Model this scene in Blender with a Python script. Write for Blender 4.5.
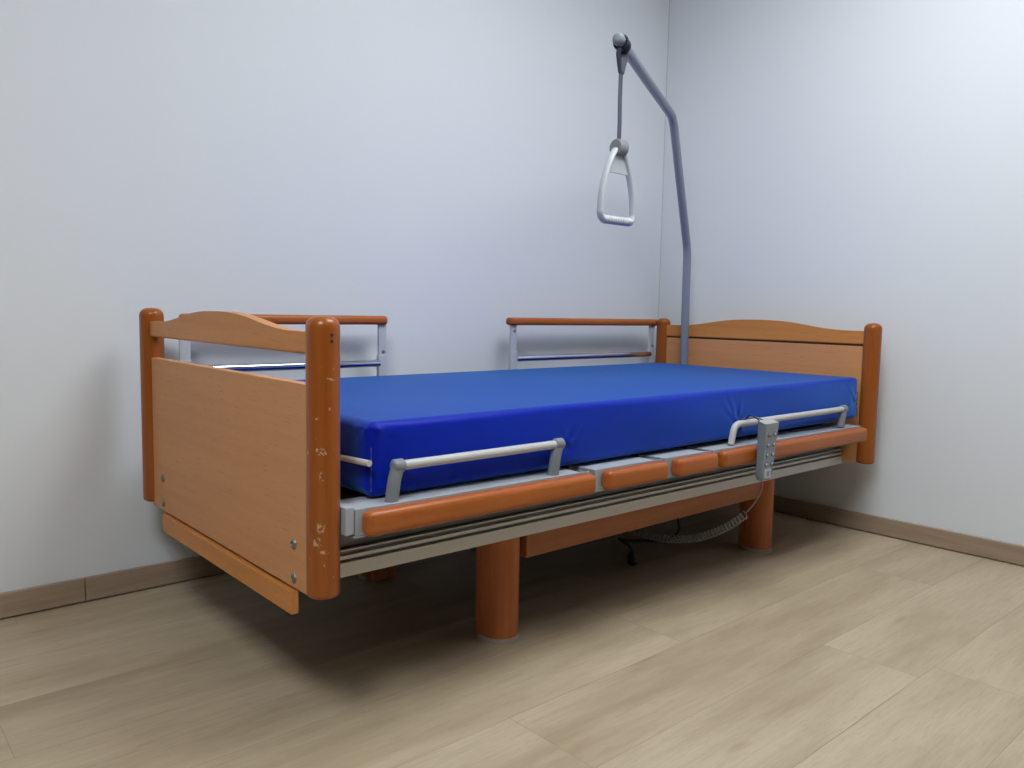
import bpy, bmesh, math, random
from mathutils import Vector, Matrix
random.seed(4)
R = math.radians
# ------------------------------------------------------------------ clear
for o in list(bpy.data.objects):
    bpy.data.objects.remove(o, do_unlink=True)
scene = bpy.context.scene
COL = scene.collection
# ------------------------------------------------------------------ camera
CAM, YAW, PITCH, ROLL, FPX = (-.6793, -1.2684, .809), R(48.3574), R(-5.24), R(1.0894), 792.6
fwd = Vector((math.cos(YAW)*math.cos(PITCH), math.sin(YAW)*math.cos(PITCH), math.sin(PITCH)))
rt0 = Vector((math.sin(YAW), -math.cos(YAW), 0)); up0 = rt0.cross(fwd)
rt = rt0*math.cos(ROLL)+up0*math.sin(ROLL); up = -rt0*math.sin(ROLL)+up0*math.cos(ROLL)
cd = bpy.data.cameras.new('camera'); cam = bpy.data.objects.new('camera', cd); COL.objects.link(cam)
M = Matrix((rt, up, -fwd)).transposed().to_4x4(); M.translation = CAM
cam.matrix_world = M
cd.sensor_fit = 'HORIZONTAL'; cd.sensor_width = 36; cd.lens = FPX*36/1024; cd.clip_start = .02
scene.camera = cam
# ------------------------------------------------------------------ world, exposure
w = bpy.data.worlds.new('world'); scene.world = w; w.use_nodes = True
w.node_tree.nodes['Background'].inputs[0].default_value = (.8, .85, .9, 1)
w.node_tree.nodes['Background'].inputs[1].default_value = .1
scene.view_settings.view_transform = 'Standard'; scene.view_settings.look = 'None'
scene.view_settings.gamma = 1; scene.view_settings.use_curve_mapping = False
scene.view_settings.exposure = 0.2
# ceiling lamps: (x, y, size x, size y, radiance)
LAMPS = [(-1.2, -1.1, .8, .8, 25.5), (1.06, -.52, 1.1, 1.1, 11.6)]
CEIL = 2.55
BX, BY = 2.2877, 1.0495           # baseboard front planes
WX, WY = BX+.012, BY+.012         # wall planes
X0, Y0 = -5.2, -7.0               # the room's other two walls
L, W = 2.171, .9298               # post spacing of the bed

# ------------------------------------------------------------------ materials
def newmat(name):
    m = bpy.data.materials.new(name); m.use_nodes = True
    return m, m.node_tree.nodes, m.node_tree.links, m.node_tree.nodes['Principled BSDF']
def mix(N, Lk, a, b, fac, mode='MIX'):
    n = N.new('ShaderNodeMix'); n.data_type = 'RGBA'; n.blend_type = mode
    for s, v in ((n.inputs[6], a), (n.inputs[7], b), (n.inputs[0], fac)):
        if hasattr(v, 'links') or hasattr(v, 'is_linked'): Lk.new(v, s)
        elif isinstance(v, (int, float)): s.default_value = v
        else: s.default_value = (*v, 1)
    return n.outputs[2]
def ramp(N, Lk, src, a, b):
    n = N.new('ShaderNodeMapRange'); n.clamp = True
    Lk.new(src, n.inputs[0]); n.inputs[1].default_value = a; n.inputs[2].default_value = b
    return n.outputs[0]
def noise(N, Lk, vec, sc, detail=4, rough=.55):
    n = N.new('ShaderNodeTexNoise'); n.inputs['Scale'].default_value = sc
    n.inputs['Detail'].default_value = detail; n.inputs['Roughness'].default_value = rough
    Lk.new(vec, n.inputs['Vector']); return n.outputs['Fac']
def mapping(N, Lk, scale, loc=(0, 0, 0), kind='Object'):
    t = N.new('ShaderNodeTexCoord'); m = N.new('ShaderNodeMapping')
    m.inputs['Scale'].default_value = scale; m.inputs['Location'].default_value = loc
    Lk.new(t.outputs[kind], m.inputs['Vector']); return m.outputs['Vector']
def bump(N, Lk, b, h, dist, strength=.3):
    n = N.new('ShaderNodeBump'); n.inputs['Distance'].default_value = dist; n.inputs['Strength'].default_value = strength
    Lk.new(h, n.inputs['Height']); Lk.new(n.outputs[0], b.inputs['Normal'])
def plain(name, c, rough=.5, metal=0, spec=.5, coat=0, var=.06, sc=40, bmp=0):
    m, N, Lk, b = newmat(name)
    v = mapping(N, Lk, (1, 1, 1)); f = noise(N, Lk, v, sc)
    Lk.new(mix(N, Lk, [x*(1-var) for x in c], [min(1, x*(1+var)) for x in c], f), b.inputs['Base Color'])
    b.inputs['Roughness'].default_value = rough; b.inputs['Metallic'].default_value = metal
    b.inputs['Specular IOR Level'].default_value = spec; b.inputs['Coat Weight'].default_value = coat
    if bmp: bump(N, Lk, b, f, bmp)
    return m
def wood(name, light, dark, axis, rough=.4, coat=.15, wear=0, spots=()):
    """beech: fine grain stretched along one axis, plus short darker flecks"""
    m, N, Lk, b = newmat(name)
    st = [34, 34, 34]; st['xyz'.index(axis)] = 1.6
    v = mapping(N, Lk, st)
    f1 = noise(N, Lk, v, 1.0, 6, .6)
    st2 = [260, 260, 260]; st2['xyz'.index(axis)] = 22
    f2 = noise(N, Lk, mapping(N, Lk, st2), 1.0, 2, .5)
    c = mix(N, Lk, dark, light, ramp(N, Lk, f1, .3, .68))
    c = mix(N, Lk, c, [x*.80 for x in dark], ramp(N, Lk, f2, .60, .80))
    if wear:
        f3 = noise(N, Lk, mapping(N, Lk, (90, 90, 45)), 1.0, 3, .7)
        f4 = noise(N, Lk, mapping(N, Lk, (7, 7, 5), (3, 1, 2)), 1.0, 2, .5)
        mm = N.new('ShaderNodeMath'); mm.operation = 'MULTIPLY'
        Lk.new(ramp(N, Lk, f3, .66, .70), mm.inputs[0]); Lk.new(ramp(N, Lk, f4, .47, .56), mm.inputs[1])
        fac = mm.outputs[0]
        f5 = noise(N, Lk, mapping(N, Lk, (160, 160, 200)), 1.0, 2, .6)
        for (sx, sy, sz, ry, rz) in spots:          # chipped patches with their own place
            t = N.new('ShaderNodeTexCoord'); mp = N.new('ShaderNodeVectorMath'); mp.operation = 'SUBTRACT'
            Lk.new(t.outputs['Object'], mp.inputs[0]); mp.inputs[1].default_value = (sx, sy, sz)
            ms = N.new('ShaderNodeVectorMath'); ms.operation = 'MULTIPLY'
            Lk.new(mp.outputs[0], ms.inputs[0]); ms.inputs[1].default_value = (1/ry, 1/ry, 1/rz)
            ln = N.new('ShaderNodeVectorMath'); ln.operation = 'LENGTH'; Lk.new(ms.outputs[0], ln.inputs[0])
            a = N.new('ShaderNodeMath'); a.operation = 'MULTIPLY'
            Lk.new(ramp(N, Lk, ln.outputs['Value'], 1.0, .8), a.inputs[0]); Lk.new(ramp(N, Lk, f5, .50, .60), a.inputs[1])
            mx = N.new('ShaderNodeMath'); mx.operation = 'MAXIMUM'
            Lk.new(fac, mx.inputs[0]); Lk.new(a.outputs[0], mx.inputs[1]); fac = mx.outputs[0]
        k = N.new('ShaderNodeMath'); k.operation = 'MULTIPLY'; Lk.new(fac, k.inputs[0]); k.inputs[1].default_value = wear
        c = mix(N, Lk, c, (.60, .42, .28), k.outputs[0])
    Lk.new(c, b.inputs['Base Color'])
    b.inputs['Roughness'].default_value = rough; b.inputs['Coat Weight'].default_value = coat; b.inputs['Specular IOR Level'].default_value = .3
    b.inputs['Coat Roughness'].default_value = .18
    bump(N, Lk, b, f2, .0004, .2)
    return m
PANEL_Y = wood('beech_laminate_across', (.60, .285, .118), (.54, .25, .10), 'y', .5, .0)
PANEL_SOLID = wood('beech_solid_across', (.58, .245, .065), (.50, .195, .045), 'y', .42, .05)
POST = wood('beech_post', (.34, .098, .015), (.26, .066, .009), 'z', .3, .15, wear=.0)
POST_W = wood('beech_post_worn', (.34, .098, .015), (.26, .066, .009), 'z', .3, .15, wear=.75,
              spots=[(.001, -.030, .144, .011, .004), (-.019, -.023, .016, .011, .007), (-.014, -.026, .012, .007, .004), (-.023, -.019, .075, .006, .004),
                     (-.016, -.025, -.03, .005, .012), (-.023, -.019, -.148, .010, .011), (-.018, -.024, -.12, .008, .012), (-.012, -.027, -.165, .009, .004)])
SIDE = wood('beech_side_rail', (.43, .125, .024), (.33, .08, .014), 'x', .36, .1)
BEAM = wood('beech_beam', (.42, .15, .05), (.33, .11, .033), 'x', .45, .05)
LEGW = wood('beech_leg', (.52, .165, .052), (.43, .12, .034), 'z', .45, .05)
GREYF = plain('pale_lacquered_steel', (.47, .50, .53), .42, .0, .5, 0, .04)
GREY = plain('grey_lacquered_steel', (.36, .39, .42), .42, .0, .5, 0, .04)
GREYP = plain('grey_plastic', (.20, .225, .25), .5, 0, .4)
WHITE = plain('white_lacquered_tube', (.50, .50, .48), .35, 0, .5)
ALU = plain('brushed_aluminium', (.57, .56, .535), .42, .35, .5, 0, .05, 90)
ALUM = plain('grey_anodised_flange', (.22, .215, .20), .5, .2)
ALUD = plain('aluminium_groove_shade', (.20, .195, .185), .5, .3, .4)  # darker copy of the aluminium; shade of the profile's recesses put into colour
DARKM = plain('dark_steel', (.05, .052, .06), .5, .4)
CHROME = plain('polished_tube', (.62, .66, .74), .12, 1.0, .5, 0, .02)
POLE = plain('blue_grey_pole_lacquer', (.23, .26, .325), .38, .25, .5, .1, .03)
BLACK = plain('black_plastic', (.012, .013, .018), .45)
SCREW = plain('screw_steel', (.26, .24, .20), .4, .8)
HOLE = plain('painted_recess_shade', (.04, .02, .01), .7)  # near-black colour stands in for the shade inside holes and groove
GRIP = plain('pale_grey_grip_plastic', (.50, .53, .56), .35, 0, .5, .1, .03)
REEL = plain('mid_grey_reel_plastic', (.22, .235, .245), .5)
STRAP = plain('blue_grey_webbing', (.085, .09, .12), .8, 0, .2, 0, .2, 400, .0006)
SDARK = plain('dark_webbing', (.03, .032, .05), .8, 0, .2, 0, .2, 400, .0006)
HSET = plain('handset_grey_plastic', (.17, .205, .24), .45)
HFRONT = plain('handset_front_plastic', (.25, .27, .275), .45)
HTOP = plain('handset_top_plastic', (.36, .38, .375), .45)  # lighter tone for the top face of the body
BTN = plain('button_rubber', (.12, .14, .22), .5)
BTNL = plain('button_light_mark', (.45, .48, .52), .5)
BTNO = plain('button_orange_mark', (.55, .26, .10), .5)
BTNB = plain('blue_print', (.20, .22, .45), .5)
CABLE = plain('grey_cable_rubber', (.30, .30, .29), .5, 0, .4)
CABLED = plain('dark_cable_rubber', (.02, .022, .028), .5, 0, .3)
GLIDE = plain('pale_felt_glide', (.42, .36, .30), .7)
# walls
def wallmat(name, c):
    m, N, Lk, b = newmat(name)
    v = mapping(N, Lk, (1, 1, 1))
    f = noise(N, Lk, v, 1.3, 3); g = noise(N, Lk, v, 240, 3, .6)
    Lk.new(mix(N, Lk, [x*.985 for x in c], [x*1.015 for x in c], f), b.inputs['Base Color'])
    b.inputs['Roughness'].default_value = .55; b.inputs['Specular IOR Level'].default_value = .35
    bump(N, Lk, b, g, .0006, .25)
    return m
WALL = wallmat('painted_wall', (.70, .735, .77))
CEILM = wallmat('ceiling_paint', (.76, .76, .75))
BASE = None
def basemat():
    m, N, Lk, b = newmat('oak_look_baseboard')
    f = noise(N, Lk, mapping(N, Lk, (3, 3, 60)), 1.0, 5, .6)
    Lk.new(mix(N, Lk, (.29, .205, .14), (.38, .29, .21), ramp(N, Lk, f, .3, .7)), b.inputs['Base Color'])
    b.inputs['Roughness'].default_value = .5
    return m
BASE = basemat()
def floormat():
    m, N, Lk, b = newmat('oak_plank_floor')
    uv = N.new('ShaderNodeUVMap'); uv.uv_map = 'plank'
    at = N.new('ShaderNodeAttribute'); at.attribute_name = 'tone'
    tone = at.outputs['Fac']
    off = N.new('ShaderNodeCombineXYZ'); k = N.new('ShaderNodeMath'); k.operation = 'MULTIPLY'; k.inputs[1].default_value = 40
    Lk.new(tone, k.inputs[0]); Lk.new(k.outputs[0], off.inputs[0]); Lk.new(k.outputs[0], off.inputs[2])
    ad = N.new('ShaderNodeVectorMath'); Lk.new(uv.outputs[0], ad.inputs[0]); Lk.new(off.outputs[0], ad.inputs[1])
    def mp(s):
        q = N.new('ShaderNodeMapping'); q.inputs['Scale'].default_value = s; Lk.new(ad.outputs[0], q.inputs['Vector']); return q.outputs[0]
    broad = noise(N, Lk, mp((1.3, 7.5, 1)), 1.0, 5, .6)
    fine = noise(N, Lk, mp((9, 120, 1)), 1.0, 5, .7)
    pores = noise(N, Lk, mp((28, 420, 1)), 1.0, 2, .5)
    knots = noise(N, Lk, mp((3.2, 13, 1)), 1.0, 2, .5)
    c = mix(N, Lk, (.340, .264, .170), (.487, .399, .282), ramp(N, Lk, broad, .30, .64))
    kf = N.new('ShaderNodeMath'); kf.operation = 'MULTIPLY'; kf.inputs[1].default_value = .30
    Lk.new(ramp(N, Lk, fine, .45, .72), kf.inputs[0])
    c = mix(N, Lk, c, (.27, .20, .135), kf.outputs[0])
    kp = N.new('ShaderNodeMath'); kp.operation = 'MULTIPLY'; kp.inputs[1].default_value = .35
    Lk.new(ramp(N, Lk, pores, .6, .75), kp.inputs[0])
    c = mix(N, Lk, c, (.22, .16, .10), kp.outputs[0])
    kk = N.new('ShaderNodeMath'); kk.operation = 'MULTIPLY'; kk.inputs[1].default_value = .5
    Lk.new(ramp(N, Lk, knots, .66, .78), kk.inputs[0])
    c = mix(N, Lk, c, (.27, .17, .10), kk.outputs[0])
    tn = mix(N, Lk, (.96, .96, .95), (1.04, 1.04, 1.04), tone)
    c = mix(N, Lk, c, tn, 1.0, 'MULTIPLY')
    Lk.new(c, b.inputs['Base Color'])
    b.inputs['Roughness'].default_value = .5; b.inputs['Specular IOR Level'].default_value = .4
    bump(N, Lk, b, fine, .0005, .3)
    return m
FLOOR = floormat()
def clothmat():
    m, N, Lk, b = newmat('blue_coated_fabric')
    v = mapping(N, Lk, (1, 1, 1)); f = noise(N, Lk, v, 900, 2); g = noise(N, Lk, v, 9, 3)
    Lk.new(mix(N, Lk, (.001, .009, .32), (.0015, .012, .38), g), b.inputs['Base Color'])
    b.inputs['Roughness'].default_value = .45; b.inputs['Specular IOR Level'].default_value = .12
    b.inputs['Sheen Weight'].default_value = .85; b.inputs['Sheen Roughness'].default_value = .4
    b.inputs['Sheen Tint'].default_value = (.12, .50, 1, 1)
    bump(N, Lk, b, f, .0003, .2)
    return m
CLOTH = clothmat()
SEAM = plain('blue_seam_thread', (.02, .05, .30), .6)
def emis(name, c, s):
    m, N, Lk, b = newmat(name)
    b.inputs['Base Color'].default_value = (.9, .9, .9, 1)
    b.inputs['Emission Color'].default_value = (*c, 1); b.inputs['Emission Strength'].default_value = s
    return m

# ------------------------------------------------------------------ geometry helpers
ORG = {}
def place(o, bm, mat, parent, smooth=40):
    vs = [v.co for v in bm.verts]
    lo = Vector([min(v[i] for v in vs) for i in range(3)]); hi = Vector([max(v[i] for v in vs) for i in range(3)])
    c = (lo+hi)/2
    bmesh.ops.translate(bm, verts=bm.verts, vec=-c)
    bmesh.ops.recalc_face_normals(bm, faces=bm.faces)
    me = o.data; bm.to_mesh(me); bm.free()
    for m in (mat if isinstance(mat, (list, tuple)) else [mat]): me.materials.append(m)
    for p in me.polygons: p.use_smooth = True
    try: me.set_sharp_from_angle(angle=R(smooth))
    except Exception: pass
    wn = o.modifiers.new('even_normals', 'WEIGHTED_NORMAL'); wn.keep_sharp = True; wn.weight = 80
    COL.objects.link(o)
    if parent is not None:
        o.parent = parent; o.location = c-ORG[parent.name]
    else: o.location = c
    ORG[o.name] = c
def obj(name, bm, mat, parent=None, smooth=40, label=None):
    o = bpy.data.objects.new(name, bpy.data.meshes.new(name))
    place(o, bm, mat, parent, smooth)
    if label: o['label'] = label
    return o
def thing(name, label, cat, loc, group=None):
    o = bpy.data.objects.new(name, None); COL.objects.link(o); o.location = loc
    o['label'] = label; o['category'] = cat
    if group: o['group'] = group
    ORG[o.name] = Vector(loc); return o
def struct(name, bm, mat, smooth=30):
    o = obj(name, bm, mat, None, smooth); o['kind'] = 'structure'; return o
def B(): return bmesh.new()
def box(bm, lo, hi, bev=0, seg=2, edges=None, mi=0):
    r = bmesh.ops.create_cube(bm, size=1)
    vs = r['verts']
    for v in vs:
        v.co = Vector([lo[i] if v.co[i] < 0 else hi[i] for i in range(3)])
    fs = {f for v in vs for f in v.link_faces}
    for f in fs: f.material_index = mi
    if bev:
        es = list({e for v in vs for e in v.link_edges})
        bmesh.ops.bevel(bm, geom=es, offset=bev, segments=seg, profile=.5, affect='EDGES')
    return bm
def prism(bm, pts, axis, a, b, bev=0, seg=2):
    """pts: 2-D outline in the two other axes (in xyz order), extruded from a to b along axis"""
    i = 'xyz'.index(axis); oth = [k for k in range(3) if k != i]
    def mk(p, t):
        c = [0, 0, 0]; c[i] = t; c[oth[0]] = p[0]; c[oth[1]] = p[1]; return c
    v0 = [bm.verts.new(mk(p, a)) for p in pts]; v1 = [bm.verts.new(mk(p, b)) for p in pts]
    n = len(pts)
    f0 = bm.faces.new(v0); f1 = bm.faces.new(v1[::-1])
    for k in range(n): bm.faces.new((v0[k], v1[k], v1[(k+1) % n], v0[(k+1) % n]))
    if bev:
        es = list(f0.edges)+list(f1.edges)
        bmesh.ops.bevel(bm, geom=es, offset=bev, segments=seg, profile=.5, affect='EDGES')
    return bm
def lathe(bm, prof, c, axis='z', n=32):
    """prof: list of (radius, height)"""
    rings = []
    for r, h in prof:
        if r < 1e-6:
            rings.append([bm.verts.new(_ax(c, 0, 0, h, axis))])
        else:
            rings.append([bm.verts.new(_ax(c, r*math.cos(2*math.pi*k/n), r*math.sin(2*math.pi*k/n), h, axis)) for k in range(n)])
    for a, b in zip(rings, rings[1:]):
        for k in range(n):
            k2 = (k+1) % n
            if len(a) == 1: bm.faces.new((a[0], b[k], b[k2]))
            elif len(b) == 1: bm.faces.new((a[k], b[0], a[k2]))
            else: bm.faces.new((a[k], b[k], b[k2], a[k2]))
    return bm
def _ax(c, u, v, h, axis):
    if axis == 'z': return (c[0]+u, c[1]+v, c[2]+h)
    if axis == 'x': return (c[0]+h, c[1]+u, c[2]+v)
    return (c[0]+u, c[1]+h, c[2]+v)
def fillet(pts, r, n=6):
    pts = [Vector(p) for p in pts]; out = [pts[0]]
    for a, b, c in zip(pts, pts[1:], pts[2:]):
        d1 = (a-b); d2 = (c-b); q = min(r, d1.length*.48, d2.length*.48)
        p1 = b+d1.normalized()*q; p2 = b+d2.normalized()*q
        for k in range(n+1):
            t = k/n; out.append(p1*(1-t)**2+b*2*t*(1-t)+p2*t*t)
    out.append(pts[-1]); return out
def spline(pts, n=8):
    P = [Vector(p) for p in pts]; P = [2*P[0]-P[1]]+P+[2*P[-1]-P[-2]]; out = []
    for i in range(1, len(P)-2):
        a, b, c, d = P[i-1:i+3]
        for k in range(n):
            t = k/n
            out.append(.5*((2*b)+(c-a)*t+(2*a-5*b+4*c-d)*t*t+(-a+3*b-3*c+d)*t**3))
    out.append(P[-2]); return out
def tube(bm, pts, r, n=14, flat=None, up0=(0, 0, 1), caps=True):
    """round tube; flat=(ru, rv) gives an oval or strap section with ru along the carried normal"""
    pts = [Vector(p) for p in pts]; rings = []
    t0 = (pts[1]-pts[0]).normalized(); u = Vector(up0)
    if abs(u.dot(t0)) > .95: u = Vector((1, 0, 0))
    u = (u-t0*u.dot(t0)).normalized()
    for i, p in enumerate(pts):
        t = (pts[min(i+1, len(pts)-1)]-pts[max(i-1, 0)]).normalized()
        u = (u-t*u.dot(t)).normalized(); v = t.cross(u)
        rr = r(i/(len(pts)-1)) if callable(r) else r
        ru, rv = flat if flat else (rr, rr)
        rings.append([bm.verts.new(p+u*ru*math.cos(2*math.pi*k/n)+v*rv*math.sin(2*math.pi*k/n)) for k in range(n)])
    for a, b in zip(rings, rings[1:]):
        for k in range(n): bm.faces.new((a[k], a[(k+1) % n], b[(k+1) % n], b[k]))
    if caps: bm.faces.new(rings[0][::-1]); bm.faces.new(rings[-1])
    return bm
def shear(bm, k, x0=0):
    for v in bm.verts: v.co.z += k*(v.co.x-x0)
    return bm

# ------------------------------------------------------------------ the room
def floor():
    bm = B(); uvl = bm.loops.layers.uv.new('plank'); tl = bm.faces.layers.float.new('tone')
    rng = random.Random(11); PW = .228; PL = 1.52
    fixed = {-1: .334, 0: .908, -3: 1.25, -2: -.35}
    r0 = int(math.floor((Y0+.141)/PW)); r1 = int(math.ceil((WY+.141)/PW))
    for r in range(r0, r1):
        ya, yb = max(Y0, -.141+r*PW), min(WY, -.141+(r+1)*PW)
        if yb <= ya: continue
        xs = fixed.get(r, rng.uniform(0, PL))
        x = xs-PL*math.ceil((xs-X0)/PL)
        while x < WX:
            a, b = max(x, X0), min(x+PL, WX)
            g = .0004
            if b-a > .01:
                f = bm.faces.new([bm.verts.new(p) for p in ((a+g, ya+g, 0), (b-g, ya+g, 0), (b-g, yb-g, 0), (a+g, yb-g, 0))])
                f[tl] = rng.random()
                for lp in f.loops: lp[uvl].uv = (lp.vert.co.x-x, lp.vert.co.y-ya)
            x += PL
    # dark joint bed a millimetre below the planks
    f = bm.faces.new([bm.verts.new(p) for p in ((X0, Y0, -.0012), (WX, Y0, -.0012), (WX, WY, -.0012), (X0, WY, -.0012))])
    f.material_index = 1; f[tl] = .5
    # slab underneath
    r = bmesh.ops.create_cube(bm, size=1)
    for v in r['verts']:
        v.co = Vector((X0-.1 if v.co.x < 0 else WX+.1, Y0-.1 if v.co.y < 0 else WY+.1, -.1 if v.co.z < 0 else -.002))
    for q in {q for v in r['verts'] for q in v.link_faces}: q.material_index = 1
    me_o = bpy.data.objects.new('floor', bpy.data.meshes.new('floor'))
    for q in bm.faces:
        if abs(q.calc_center_median().z) < 1e-4 and q.normal.z < 0: q.normal_flip()
    bm.to_mesh(me_o.data); bm.free()
    me_o.data.materials.append(FLOOR); me_o.data.materials.append(plain('plank_joint', (.22, .17, .12), .7))
    COL.objects.link(me_o); me_o['kind'] = 'structure'
floor()
struct('ceiling', box(B(), (X0-.1, Y0-.1, CEIL), (WX+.1, WY+.1, CEIL+.1)), CEILM)
struct('wall_back', box(B(), (X0-.1, WY, 0), (WX+.1, WY+.1, CEIL)), WALL)
struct('wall_right', box(B(), (WX, Y0, 0), (WX+.1, WY, CEIL)), WALL)
FARW = wallmat('low_bounce_wall_grey', (.40, .40, .40))  # unseen walls, given a darker grey to cut bounce light
struct('wall_left', box(B(), (X0-.1, Y0, 0), (X0, WY, CEIL)), FARW)
struct('wall_front', box(B(), (X0-.1, Y0-.1, 0), (WX+.1, Y0, CEIL)), FARW)
def baseboard(name, segs, axis):
    bm = B()
    for a, b in segs:
        g = .0008
        if axis == 'x': lo, hi = (a+g, BY, .004), (b-g, WY, .0685)
        else: lo, hi = (BX, a+g, .004), (WX, b-g, .0685)
        box(bm, lo, hi, .0015, 1)
    struct(name, bm, BASE)
baseboard('baseboard_back', [(X0, -2.549), (-2.549, -.149), (-.149, BX)], 'x')
baseboard('baseboard_right', [(Y0, -2.3), (-2.3, -.9), (-.9, WY)], 'y')
# thin filler bead in the corner
struct('trim_1', tube(B(), [(WX-.001, WY-.001, .07), (WX-.001, WY-.001, CEIL)], .0028, 6), plain('corner_filler', (.56, .58, .60), .7))
for i, (x, y, sx, sy, s) in enumerate(LAMPS):
    t = thing('ceiling_light', ['square white LED panel in the ceiling behind the photographer', 'square white LED panel in the ceiling above the near edge of the bed'][i], 'ceiling light', (x, y, CEIL))
    bm = B()
    for lo, hi in (((-1, -1), (1, -.93)), ((-1, .93), (1, 1)), ((-1, -.93), (-.93, .93)), ((.93, -.93), (1, .93))):
        box(bm, (x+lo[0]*sx/2, y+lo[1]*sy/2, CEIL-.014), (x+hi[0]*sx/2, y+hi[1]*sy/2, CEIL-.0005), .002, 1)
    obj('frame', bm, WHITE, t)
    obj('diffuser', box(B(), (x-.93*sx/2, y-.93*sy/2, CEIL-.009), (x+.93*sx/2, y+.93*sy/2, CEIL-.003)), emis('lit_diffuser_%d' % i, (.93, .97, 1.0), s), t)

# ------------------------------------------------------------------ the bed
bed = thing('hospital_bed', 'adjustable hospital bed with beech boards, aluminium frame and wooden legs', 'bed', (L/2, W/2, 0))
ZT, ZB = .7955, .289
def post(x, y, mat, k=0, e0=0, e1=0):
    prof = []; r = .030; h0, h1 = ZB+e0, ZT+e1
    prof += [(0, h0), (r-.005, h0), (r-.0015, h0+.002), (r, h0+.006)]
    z = h0+.006
    while z < h1-.03: prof.append((r, z)); z += .05
    for j in range(9):
        a = j/8*math.pi/2
        prof.append((r*(math.cos(a)**.75) if j < 8 else 0, h1-.022+.022*math.sin(a)**.9))
    bm = lathe(B(), prof, (x, y, k), 'z', 40)
    return obj('post', bm, mat, bed, 50)
KZ = -.003
p1 = post(0, 0, POST_W); p1['label'] = 'front foot end post with worn chipped lacquer'
for z in (.762, .751):
    obj('screw_hole', lathe(B(), [(0, -.0305), (.0032, -.0305), (.0032, -.028), (0, -.028)], (.001, 0, z), 'y', 12), HOLE, p1)  # flat discs; the shade of the holes is painted in their colour
post(0, W, POST, 0, -.002, .005); post(L, 0, POST, KZ-.001); post(L, W, POST, KZ-.001)
def crest_curve():
    tab = [(0, .7655), (.06, .7655), (.10, .766), (.14, .7675), (.18, .771), (.225, .777), (.275, .7845), (.33, .7915), (.393, .7958), (W/2, .797)]
    tab += [(W-y, z) for y, z in tab[-2::-1]]
    pts = spline([(0, y, z) for y, z in tab], 4)
    return [(p.y, p.z) for p in pts]
def outline_round(y0, y1, z0, z1, r, corners):
    """rectangle outline in (y, z) with rounded bottom corners"""
    pts = []
    for k in range(7):
        a = math.pi+k/6*math.pi/2
        pts.append((y0+r+r*math.cos(a), z0+r+r*math.sin(a)))
    for k in range(7):
        a = 1.5*math.pi+k/6*math.pi/2
        pts.append((y1-r+r*math.cos(a), z0+r+r*math.sin(a)))
    return pts+[(y1, z1), (y0, z1)]
cc = crest_curve()
inner = .012
def crest(x, zb, dz, thick):
    pts = [(max(inner, min(W-inner, y)), z+dz) for y, z in cc]
    pts = [pts[0]]+[p for p in pts[1:-1] if inner+.005 < p[0] < W-inner-.005]+[pts[-1]]
    pts = pts+[(W-inner, zb+dz), (inner, zb+dz)]
    return prism(B(), pts, 'x', x-thick/2, x+thick/2, .006, 3)
# footboard
obj('crest_rail', crest(0, .725, 0, .026), PANEL_SOLID, bed)
fp = obj('footboard_panel', prism(B(), outline_round(inner, W-inner, .279, .6705, .018, 1), 'x', -.011, .011, .002, 2), PANEL_Y, bed)
for y in (.095, W-.1):
    for z in (.364, .298):
        s = obj('bolt', lathe(B(), [(0, -.0135), (.004, -.0135), (.005, -.0150), (.0088, -.0140), (.0108, -.011), (0, -.0105)], (0, y, z), 'x', 20), SCREW, fp)
obj('bumper_board', prism(B(), [(.093, .2275), (.821, .2275), (.821, .2725), (.093, .2725)], 'x', -.019, -.002, .0025, 2), PANEL_SOLID, bed)
for y in (.2, W-.2):
    obj('bumper_bracket', box(B(), (-.002, y-.02, .235), (.004, y+.02, .285)), DARKM, bed)
# headboard
hz = KZ
obj('crest_rail', crest(L, .7160, hz, .026), PANEL_SOLID, bed)
obj('headboard_panel', prism(B(), outline_round(inner, W-inner, .281, .7105+hz, .02, 1), 'x', L-.010, L+.010, .002, 2), PANEL_Y, bed)
obj('groove_shade_strip', box(B(), (L-.006, inner+.002, .700), (L+.006, W-inner-.002, .7128)), HOLE, bed)  # added dark strip that paints the shade of the groove
# longitudinal aluminium profiles
def profile(sign):
    y = .08
    sec = [(0, .2825), (0, .3105), (.009, .3105), (.009, .3165), (.001, .3175), (.001, .3245), (.008, .3255), (.008, .3325),
           (.002, .3335), (.002, .336), (.012, .3365), (.065, .3365), (.065, .2825)]
    if sign > 0: pts = [(y+a, b) for a, b in sec]
    else: pts = [(W-y-a, b) for a, b in sec]
    bm = prism(B(), pts, 'x', .012, L-.011); bm.normal_update()
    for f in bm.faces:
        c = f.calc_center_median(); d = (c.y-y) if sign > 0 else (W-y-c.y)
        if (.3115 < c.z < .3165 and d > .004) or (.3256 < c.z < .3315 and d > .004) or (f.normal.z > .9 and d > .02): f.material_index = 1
    return obj('side_profile', shear(bm, -.0045, 0), [ALU, ALUD], bed, 20)
profile(1); profile(-1)
for y in (.096, W-.100):
    obj('profile_skirt', shear(box(B(), (.014, y, .3365), (L-.014, y+.004, .366), .001, 1), -.0045), ALUM, bed)
# inner frame rails and cross members below the platform
for y in (.155, W-.18):
    obj('inner_rail', shear(box(B(), (.04, y, .345), (L-.04, y+.025, .365), .002, 1), -.004), GREY, bed)
for x in (.09, .62, 1.2, 1.75, 2.08):
    obj('cross_member', box(B(), (x, .10, .3), (x+.03, W-.10, .33), .002, 1), DARKM, bed)
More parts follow.
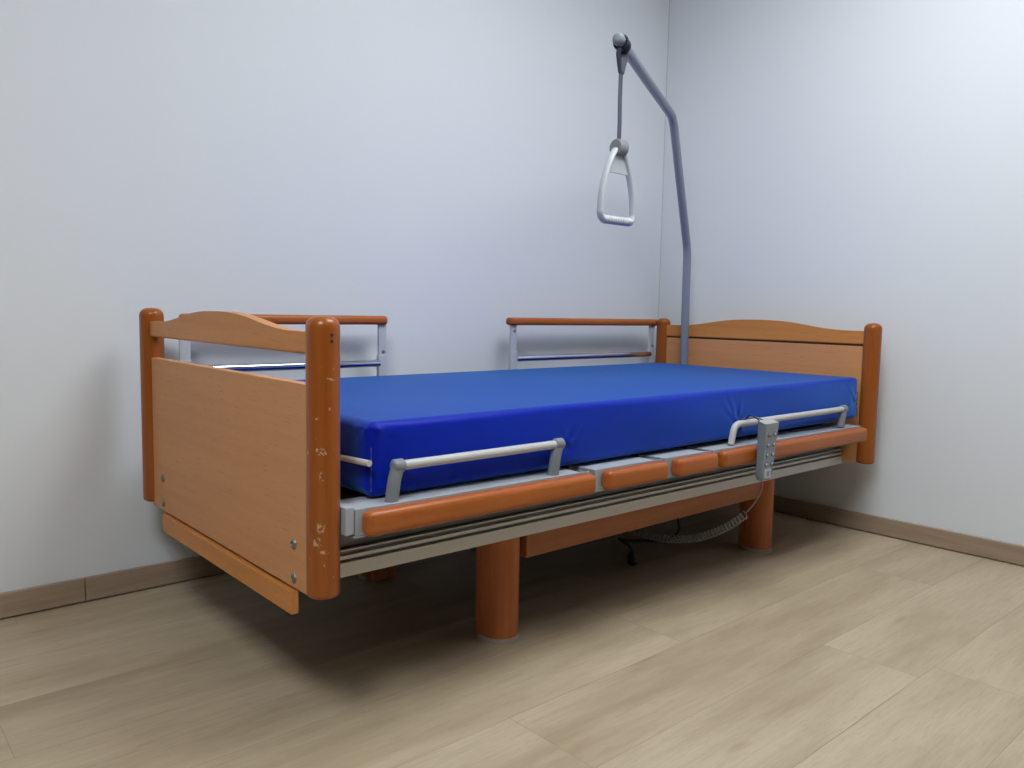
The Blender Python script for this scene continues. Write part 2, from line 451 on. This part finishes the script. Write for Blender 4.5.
# mattress platform in four sections, a channel along each side
KX = -.0055
secs = [(.046, .664), (.684, .934), (.946, 1.150), (1.158, 2.045)]
for a, b in secs:
    pf = B()
    box(pf, (a+.012, .012, .425), (b-.012, W-.012, .437), .002, 1)
    for y in (0, W-.012):
        box(pf, (a+.012, y, .392), (b-.012, y+.012, .437))
    o = obj('mattress_platform', shear(pf, KX), DARKM, bed)
    for s in (1, -1):
        ch = B()
        def yy(v): return v if s > 0 else W-v
        def bx(lo, hi, **k):
            l2, h2 = list(lo), list(hi)
            l2[1], h2[1] = sorted((yy(lo[1]), yy(hi[1]))); box(ch, l2, h2, **k)
        sec = [(-.0308, .4435), (-.0308, .4462), (.052, .4462), (.052, .425), (.049, .425), (.049, .4435)]
        bx((a, -.034, .398), (b, -.0312, .4465))
        prism(ch, [(yy(p), q) for p, q in sec], 'x', a+.0003, b-(.026 if b < 2 else .002))
        bx((a+.0005, -.0305, .3985), (a+.0045, .0485, .443)); bx((b-.0045, -.0305, .3985), (b-.0005, -.004, .443))
        bx((a-.003, -.0365, .3945), (b+.003, -.0225, .3972))
        obj('platform_edge', shear(ch, KX), GREY, bed)
obj('foot_cross_bar', box(B(), (.026, -.033, .400), (.045, W+.033, .452), .003, 2), GREY, bed, label='pale grey crossbar at the foot end')
obj('head_cross_bar', box(B(), (2.05, .03, .385), (2.078, W-.03, .43), .003, 2), GREY, bed)
# near side wooden pieces
def side_piece(name, a, b, y0=-.068, z0=.3985, z1=.4460):
    bm = box(B(), (a, y0, z0), (b, y0+.0335, z1), .0135, 5)
    return obj(name, shear(bm, KX), SIDE, bed, 60)
side_piece('lowered_guard_rail', .053, .658); side_piece('side_cover', .698, .927); side_piece('side_cover', .966, 1.144)
side_piece('lowered_guard_rail', 1.170, 2.03)
# the same covers on the far side between the guards
for a, b in ((.690, .925), (.958, 1.142)):
    obj('side_cover', shear(box(B(), (a, W+.034, .4025), (b, W+.068, .4475), .0135, 5), KX), SIDE, bed, 60)
# mattress retainers on the near side
def retainer(x0, x1, zt, left_grey):
    y = -.014; rr = .0095
    if left_grey:
        t = obj('side_tube', tube(B(), [(x0, y, zt), (x1, y, zt)], rr, 18), WHITE, bed)
        ends = (x0, x1)
    else:
        t = obj('side_tube', tube(B(), fillet([(x0-.014, y, .443), (x0, y, zt), (x1, y, zt)], .025), rr, 18), WHITE, bed)
        ends = (x1,)
    for x in ends:
        bm = B()
        tube(bm, fillet([(x-.016, y, .438), (x-.008, y-.001, zt-.02), (x+.001, y, zt+.001)], .03), 1, 16, flat=(.0135, .012), up0=(1, 0, 0))
        lathe(bm, [(0, -.013), (.010, -.013), (.0135, -.009), (.0135, .009), (.010, .013), (0, .013)], (x, y, zt), 'x', 18)
        obj('tube_bracket', bm, GREYP, t, 60)
retainer(.150, .580, .512, True)
retainer(1.290, 1.950, .499, False)
obj('foot_retainer_tube', tube(B(), fillet([(.088, W-.16, .437), (.088, W-.16, .516), (.088, .16, .516), (.088, .035, .521), (.094, -.003, .521)], .03), .0062, 12), WHITE, bed)
# raised guards on the far side
def far_guard(x0, x1, pa, pb):
    y = W+.042
    hr = obj('raised_guard_rail', box(B(), (x0, y-.02, .757), (x1, y+.02, .786), .011, 4), SIDE, bed, 60)
    for x in (pa, pb):
        bm = box(B(), (x-.0145, y-.006, .645), (x+.0145, y+.006, .760), .003, 2)
        po = obj('guard_post', bm, GREYF, bed)
        obj('post_sleeve', box(B(), (x-.016, y-.009, .41), (x+.016, y+.009, .658), .003, 2), GREYF, po)
        obj('post_screw', lathe(B(), [(0, -.0085), (.005, -.0085), (.006, -.006), (0, -.006)], (x+.002, y, .735 if x < (x0+x1)/2 else .668), 'y', 14), SCREW, po)
    obj('guard_tube', tube(B(), [(pa+.014, y-.004, .631), (pb-.014, y-.004, .631)], .0125, 20), CHROME, bed)
far_guard(.087, .749, .098, .735); far_guard(1.288, 2.168, 1.314, 2.140)
# undercarriage: legs, beams
def leg(x, s, far=False):
    yc = .178 if s > 0 else W-.178
    bm = B(); pts = []
    for k in range(21):
        a = math.pi+k/20*math.pi
        pts.append((x+.047*math.cos(a), yc+s*(.0+.050*math.sin(a))))
    pts += [(x+.047, yc+s*.022), (x+.040, yc+s*.026), (x-.040, yc+s*.026), (x-.047, yc+s*.022)]
    ztop = .2825-.0045*x
    v0 = [bm.verts.new((p[0], p[1], .012)) for p in pts]; v1 = [bm.verts.new((p[0], p[1], ztop)) for p in pts]
    n = len(pts); bm.faces.new(v0); bm.faces.new(v1)
    for k in range(n): bm.faces.new((v0[k], v0[(k+1) % n], v1[(k+1) % n], v1[k]))
    lg = obj('leg', bm, LEGW, bed, 35)
    ys = sorted((yc+s*.026, yc+s*.052))
    obj('leg_core', box(B(), (x-.036, ys[0], .004), (x+.036, ys[1], ztop), .004, 2), LEGW, lg)
    g = B(); gp = [((p[0]-x)*1.06+x, (p[1]-yc)*1.06+yc) for p in pts]
    q0 = [g.verts.new((p[0], p[1], .0003)) for p in gp]; q1 = [g.verts.new((p[0], p[1], .012)) for p in gp]
    g.faces.new(q0); g.faces.new(q1)
    for k in range(n): g.faces.new((q0[k], q0[(k+1) % n], q1[(k+1) % n], q1[k]))
    obj('leg_glide', g, GLIDE, lg, 35)
LX = (.578, 1.762)
for x in LX:
    for s in (1, -1): leg(x, s)
for s in (1, -1):
    a, b = (.142, .166) if s > 0 else (W-.166, W-.142)
    bm = box(B(), (LX[0]+.056, a, .197), (LX[1]-.052, b, .258), .003, 2)
    obj('under_beam', bm, BEAM, bed)
    a, b = (.166, .19) if s > 0 else (W-.19, W-.166)
    obj('beam_backing', box(B(), (LX[0]+.04, a, .20), (LX[1]-.035, b, .275), .002, 1), DARKM, bed)
for x in LX:
    obj('leg_cross_tube', box(B(), (x-.02, .225, .20), (x+.02, W-.225, .24), .003, 1), DARKM, bed)
bmt = box(B(), (1.15, .40, .14), (1.42, .54, .30), .012, 3)
tube(bmt, [(1.42, .47, .25), (1.72, .47, .25)], .022, 16)
obj('lift_motor', bmt, BLACK, bed)
# pole socket in the head corner
obj('pole_socket', lathe(B(), [(.0178, -.0), (.022, 0), (.022, .14), (.0178, .14)], (2.125, .776, .42), 'z', 20), DARKM, bed)

# ------------------------------------------------------------------ mattress
def mattress():
    x0, x1, y0, y1, z0, z1 = .104, 2.108, .010, .912, .4505, .5965
    c = Vector(((x0+x1)/2, (y0+y1)/2, (z0+z1)/2)); H = Vector(((x1-x0)/2, (y1-y0)/2, (z1-z0)/2)); r = .016
    bm = B(); grid = {}
    nx, ny, nz = 230, 70, 18
    def coord(i, n, h):
        # denser near the ends so the rounded edges get faces
        t = i/n*2-1
        e = r*1.3
        lin = t*h
        return max(-h, min(h, lin))
    def axis(n, h):
        ed = [0, .15, .32, .5, .7, .9, 1.15]
        a = [-h+r*q for q in ed]; m = [(-h+r*1.15)+(2*h-2.3*r)*k/n for k in range(1, n)]
        return a+m+[-q for q in a[::-1]]
    AX, AY, AZ = axis(nx, H.x), axis(ny, H.y), axis(nz, H.z)
    wr = [((1.336, .495), (1.262, .560), .0028), ((1.336, .495), (1.293, .575), .0030), ((1.336, .495), (1.355, .562), .0025), ((1.336, .492), (1.25, .52), .0015),
          ((.633, .508), (.69, .516), .0022), ((.633, .508), (.668, .545), .0022), ((.633, .508), (.61, .55), .0015),
          ((2.085, .515), (2.02, .575), .0025), ((2.085, .51), (2.05, .57), .002),
          ((.122, .583), (.142, .548), .0035), ((.122, .586), (.17, .565), .0025), ((.118, .585), (.124, .53), .0025),
          ((.125, .47), (.20, .46), .0025), ((.13, .46), (.26, .472), .002), ((.17, .5), (.22, .475), .002), ((.30, .466), (.42, .470), .0015)]
    wf = [((.045, .588), (.11, .55), .003), ((.022, .583), (.05, .535), .003), ((.02, .47), (.10, .48), .0025)]
    def seg(px, pz, a, b):
        ax, az = a; bx_, bz = b; dx, dz = bx_-ax, bz-az; l2 = dx*dx+dz*dz
        t = max(0, min(1, ((px-ax)*dx+(pz-az)*dz)/l2))
        return math.hypot(px-ax-t*dx, pz-az-t*dz), t
    def P(x, y, z):
        p = Vector((x, y, z)); q = Vector([max(-H[i]+r, min(H[i]-r, p[i])) for i in range(3)])
        d = p-q
        o = q+d.normalized()*r if d.length > 1e-9 else p
        wpos = o+c
        ex = 1-(o.x/H.x)**2; ey = 1-(o.y/H.y)**2; ez = 1-(o.z/H.z)**2
        # soft body: top sags a touch at the middle, sides belly out
        if d.z > 0: o = o+Vector((0, 0, .0022*math.sin(wpos.x*5.1+1)*math.sin(wpos.y*7)*min(1, 6*ex)*min(1, 5*ey)))
        if d.y < -1e-6:
            b = .0055*ez*min(1, 8*ex); b += .0018*math.sin(wpos.x*9+wpos.z*20)*min(1, 3*ez)
            for s0, s1, am in wr:
                ds, t = seg(wpos.x, wpos.z, s0, s1); b += am*math.exp(-(ds/.0055)**2)*(1-.75*t)*min(1, 3*ez)
                b -= .6*am*math.exp(-((ds-.012)/.007)**2)*(1-t)*min(1, 3*ez)
            o = o+Vector((0, -b*min(1, -d.y/r*1.2), 0))
        if d.x < -1e-6:
            b = .006*ez*min(1, 8*ey)
            for s0, s1, am in wf:
                ds, t = seg(wpos.y, wpos.z, s0, s1); b += am*math.exp(-(ds/.006)**2)*(1-.7*t)*min(1, 3*ez)
            o = o+Vector((-b*min(1, -d.x/r*1.2), 0, 0))
        # corners pinch in slightly at mid height edges
        return o+c+Vector((0, 0, .0015*(o.x/H.x)))
    cache = {}
    def V(i, j, k):
        key = (i, j, k)
        if key not in cache: cache[key] = bm.verts.new(P(AX[i], AY[j], AZ[k]))
        return cache[key]
    a, b2, c2 = len(AX), len(AY), len(AZ)
    for i in range(a-1):
        for j in range(b2-1):
            for k in (0, c2-1): bm.faces.new((V(i, j, k), V(i+1, j, k), V(i+1, j+1, k), V(i, j+1, k)))
    for i in range(a-1):
        for k in range(c2-1):
            for j in (0, b2-1): bm.faces.new((V(i, j, k), V(i+1, j, k), V(i+1, j, k+1), V(i, j, k+1)))
    for j in range(b2-1):
        for k in range(c2-1):
            for i in (0, a-1): bm.faces.new((V(i, j, k), V(i, j+1, k), V(i, j+1, k+1), V(i, j, k+1)))
    o = obj('mattress', bm, CLOTH, None, 80)
    o['label'] = 'royal blue wipe-clean mattress lying on the hospital bed'; o['category'] = 'mattress'
    for (x, y) in ((x0+.003, y0+.003), (x1-.003, y0+.003)):
        obj('corner_seam', tube(B(), [(x, y, z0+.012+i*.0042) for i in range(21)], lambda t: .0014+.0006*math.cos(t*100), 8), SEAM, o)
mattress()

# ------------------------------------------------------------------ lifting pole with grab handle
lp = thing('lifting_pole', 'blue-grey bent metal pole rising from the head end of the bed', 'lifting pole', (2.125, .776, .43))
path = [(2.125, .79, .43), (2.125, .800, 1.085), (1.880, .694, 1.530), (1.836, .676, 1.562), (1.55, .548, 1.608), (1.200, .392, 1.652)]
path = [(2.125, .776, .43), (2.125, .784, 1.080), (1.856, .678, 1.565), (1.212, .398, 1.640)]
def pr(t): return .0155
P = fillet(path, .045, 8)
P = [P[0], (2.125, .779, .6), (2.125, .782, .85)]+P[1:]
pol = obj('pole', tube(B(), P, .0168, 24), POLE, lp, 60)
e = Vector(P[-1]); d = (e-Vector(P[-2])).normalized()
obj('end_cap', tube(B(), [e-d*.012, e-d*.004, e+d*.006, e+d*.013, e+d*.017], lambda t: [.0175, .0190, .0190, .016, .008][int(round(t*4))], 20), GREYP, lp, 60)
for tt in (.76, .82):
    q = Vector(path[2]).lerp(Vector(path[3]), tt-.08)
    obj('stop_pin', tube(B(), [q+Vector((0, 0, .012)), q+Vector((.002, 0, .021))], .0018, 8), GREYP, lp)
OB = Vector((0, 0, 0))
gh = thing('grab_handle', 'pale grey triangular grab handle hanging by a strap from the pole', 'grab handle', (1.238, .409, 1.11))
hx, hy = 1.238, .409
pc = Vector(path[2]).lerp(Vector(path[3]), .950)     # where the strap is slung over the pole
st = B()
# the strap
tube(st, [(hx+.002, hy, 1.580), (hx, hy, 1.53), (hx-.001, hy, 1.47), (hx+.001, hy, 1.40), (hx, hy, 1.335)], 1, 12, flat=(.0022, .0098), up0=(0, 1, 0))
obj('strap', st, STRAP, gh)
# the two turns over the pole and the cinch
lo = B()
pd = (Vector(path[3])-Vector(path[2])).normalized(); side = Vector((0, 0, 1)).cross(pd).normalized(); pu = pd.cross(side)
for off, rr in ((-.012, .0200), (.014, .0212)):
    ring = []
    for k in range(25):
        a = k/24*2*math.pi
        ring.append(pc+pd*(off+.005*math.sin(a))+side*rr*math.cos(a)+pu*rr*math.sin(a))
    tube(lo, ring, 1, 10, flat=(.0034, .0105), up0=tuple(side))
obj('sling_loop', lo, SDARK, gh)
l2 = B()
tube(l2, [pc+pd*-.020+side*.0-Vector((0, 0, .014)), (hx+.022, hy+.008, 1.595), (hx+.006, hy, 1.573), (hx, hy, 1.550)], 1, 10, flat=(.0042, .0150), up0=(0, 1, 0))
obj('strap_fold', l2, STRAP, gh)
l3 = B()
tube(l3, [pc+pd*.022-Vector((0, 0, .012)), (hx-.026, hy-.010, 1.600), (hx-.008, hy, 1.573), (hx-.001, hy, 1.548)], 1, 10, flat=(.0042, .0110), up0=(0, 1, 0))
obj('strap_fold', l3, SDARK, gh)
# reel, frame and grip
rz = 1.322
obj('strap_reel', lathe(B(), [(0, -.019), (.0235, -.019), (.0262, -.016), (.0262, .016), (.0235, .019), (0, .019)], (hx+.003, hy, rz), 'x', 36), REEL, gh, 30)
fr = B()
def bar(s):
    return spline([(hx+s*.014, hy, rz-.006), (hx+s*.034, hy, rz-.035), (hx+s*.056, hy, rz-.083), (hx+s*.071, hy, rz-.140), (hx+s*.077, hy, 1.118)], 8)
tube(fr, fillet([tuple(p) for p in bar(-1)]+[(hx-.071, hy, 1.100), (hx-.05, hy, 1.098)], .015, 3), 1, 16, flat=(.0080, .0125), up0=(1, 0, 0))
tube(fr, fillet([tuple(p) for p in bar(1)]+[(hx+.071, hy, 1.100), (hx+.05, hy, 1.098)], .015, 3), 1, 16, flat=(.0080, .0125), up0=(1, 0, 0))
obj('handle_frame', fr, GRIP, gh, 60)
wb = prism(B(), [(hx-.018, rz-.018), (hx+.018, rz-.018), (hx+.048, rz-.078), (hx-.048, rz-.078)], 'y', hy-.003, hy+.003)
obj('handle_web', wb, plain('light_web_plastic', (.42, .45, .48), .5), gh)
gp = [(.0, -.066), (.0115, -.066)]
for k in range(11):
    x = -.060+k*.0112; gp += [(.0112, x), (.0136, x+.003), (.0136, x+.006), (.0112, x+.009)]
gp += [(.0115, .068), (0, .068)]
obj('grip', lathe(B(), gp, (hx, hy, 1.099), 'x', 24), GRIP, gh, 60)

# ------------------------------------------------------------------ hand control
hc = thing('hand_control', 'grey remote control hooked over the bed side tube near the head end', 'remote control', (1.34, -.09, .345))
def hs_sec(z):
    t = (z-.347)/(.512-.347)
    wx = .0315+.008*t**2+.002*(1-t)**3        # half width
    return wx
xb, yb = 1.331, -.084
bm = B(); rings = []
nz = 14
for i in range(nz+1):
    t = i/nz; z = .347+(.509-.347)*t
    wx = .0285+.0075*t*t-(.006 if i == 0 else 0); yf = -.100-.004*t+(.004 if i == 0 else 0); yk = -.0775+.002*t-(.003 if i == 0 else 0)
    cx = xb+.012*t
    pts = []
    rc = .005
    for (sx, sy, a0) in ((-1, -1, math.pi), (1, -1, 1.5*math.pi), (1, 1, 0), (-1, 1, .5*math.pi)):
        for k in range(4):
            a = a0+k/3*math.pi/2
            X = cx+sx*(wx-rc)+rc*math.cos(a); Y = (yf+rc if sy < 0 else yk-rc)+rc*math.sin(a)
            pts.append(bm.verts.new((X, Y, z+(.006*(1 if sy > 0 else 0) if i == nz else 0))))
    rings.append(pts)
for a, b in zip(rings, rings[1:]):
    n = len(a)
    for k in range(n): bm.faces.new((a[k], a[(k+1) % n], b[(k+1) % n], b[k]))
bm.faces.new(rings[0][::-1]); top = bm.faces.new(rings[-1]); top.material_index = 1
bm.normal_update()
for f in bm.faces:
    if abs(f.normal.y) > .9 and f.calc_center_median().y < -.09: f.material_index = 2  # front faces take a lighter tone than the sides
body = obj('handset_body', bm, [HSET, HTOP, HFRONT], hc, 35)
def fy(z): return -.100-.004*(z-.347)/.162
def disc(name, x, z, r, mat, parent, out=.0018, base=None):
    return obj(name, lathe(B(), [(0, -out), (r*.8, -out), (r, -out*.5), (r, .001), (0, .001)], (x, fy(z), z), 'y', 18), mat, parent)
for row, z in enumerate((.478, .449, .421, .394)):
    cx = xb+.012*(z-.347)/.162
    for s in (-1, 1):
        b_ = disc('button', cx+s*.0145, z, .0082, BTN, body)
        disc('button_mark', cx+s*.0145, z, .0045, BTNO if (row == 0 and s < 0) else BTNL, b_, .0026)
zz = .366; cx = xb+.001
lb = obj('label_plate', box(B(), (cx-.016, fy(zz)-.0012, zz-.0135), (cx+.016, fy(zz)+.001, zz+.0135), .0006, 1), BTNL, body)
obj('label_mark', box(B(), (cx-.007, fy(zz)-.0018, zz-.007), (cx+.007, fy(zz)-.001, zz+.007), .0003, 1), BTNB, lb)
# hook going over the side tube
hk = spline([(1.318, -.078, .500), (1.300, -.060, .516), (1.286, -.034, .522), (1.283, -.014, .514), (1.287, .0, .500)], 8)
hk = spline([(1.352, -.080, .506), (1.350, -.060, .516), (1.349, -.034, .5170), (1.348, -.014, .5125), (1.348, .0005, .505), (1.348, .0015, .490), (1.348, -.004, .474)], 8)
obj('hook', tube(B(), hk, .0024, 10), GREYP, hc)
hk2 = spline([(1.322, -.080, .505), (1.345-.03, -.050, .519), (1.335-.03, -.026, .5165), (1.30, -.018, .512)], 8)
obj('cable_loop', tube(B(), spline([(1.322, -.083, .508), (1.324, -.062, .520), (1.331, -.038, .524), (1.340, -.018, .5125), (1.343, .0003, .505)], 6), .0020, 8), CABLED, hc)
tp = spline([(1.330, -.086, .349), (1.350, -.075, .322), (1.388, -.045, .285), (1.412, -.01, .243), (1.44, .03, .208)], 8)
def coil(path, r, turns):
    pts = [Vector(p) for p in path]
    ln = [0]
    for a, b in zip(pts, pts[1:]): ln.append(ln[-1]+(b-a).length)
    T = ln[-1]; out = []; n = turns*12; u = Vector((0, 0, 1))
    for i in range(n+1):
        s = T*i/n; j = max(k for k in range(len(ln)) if ln[k] <= s+1e-9); j = min(j, len(pts)-2)
        f = (s-ln[j])/(ln[j+1]-ln[j]); p = pts[j].lerp(pts[j+1], f); t = (pts[j+1]-pts[j]).normalized()
        uu = (u-t*u.dot(t)).normalized(); v = t.cross(uu); a = i/12*2*math.pi
        out.append(p+uu*r*math.cos(a)+v*r*math.sin(a))
    return out
cp = spline([(1.44, .03, .204), (1.430, .08, .160), (1.415, .15, .116), (1.405, .22, .090), (1.395, .30, .075), (1.38, .38, .076), (1.365, .42, .088)], 10)
sp = coil(cp, .0115, 34)
obj('coiled_cable', tube(B(), list(tp)+sp+[Vector((1.36, .44, .12)), Vector((1.355, .45, .15))], .0020, 8), CABLE, hc, 70)
# mains cable with its plug under the bed
pw = thing('mains_cable', 'black mains cable with a plug hanging in the shade under the bed', 'cable', (1.32, .34, .02))
obj('cable', tube(B(), spline([(1.44, .30, .255), (1.47, .30, .13), (1.475, .30, .085), (1.43, .315, .06), (1.40, .36, .052), (1.33, .41, .055), (1.29, .40, .07), (1.285, .35, .055), (1.28, .335, .035)], 8), .0045, 10), CABLED, pw, 70)
pg = obj('plug', lathe(B(), [(0, -.0), (.010, 0), (.016, .006), (.018, .014), (.018, .026), (.010, .038), (.005, .044), (0, .044)], (1.28, .333, .001), 'z', 24), BLACK, pw, 50)
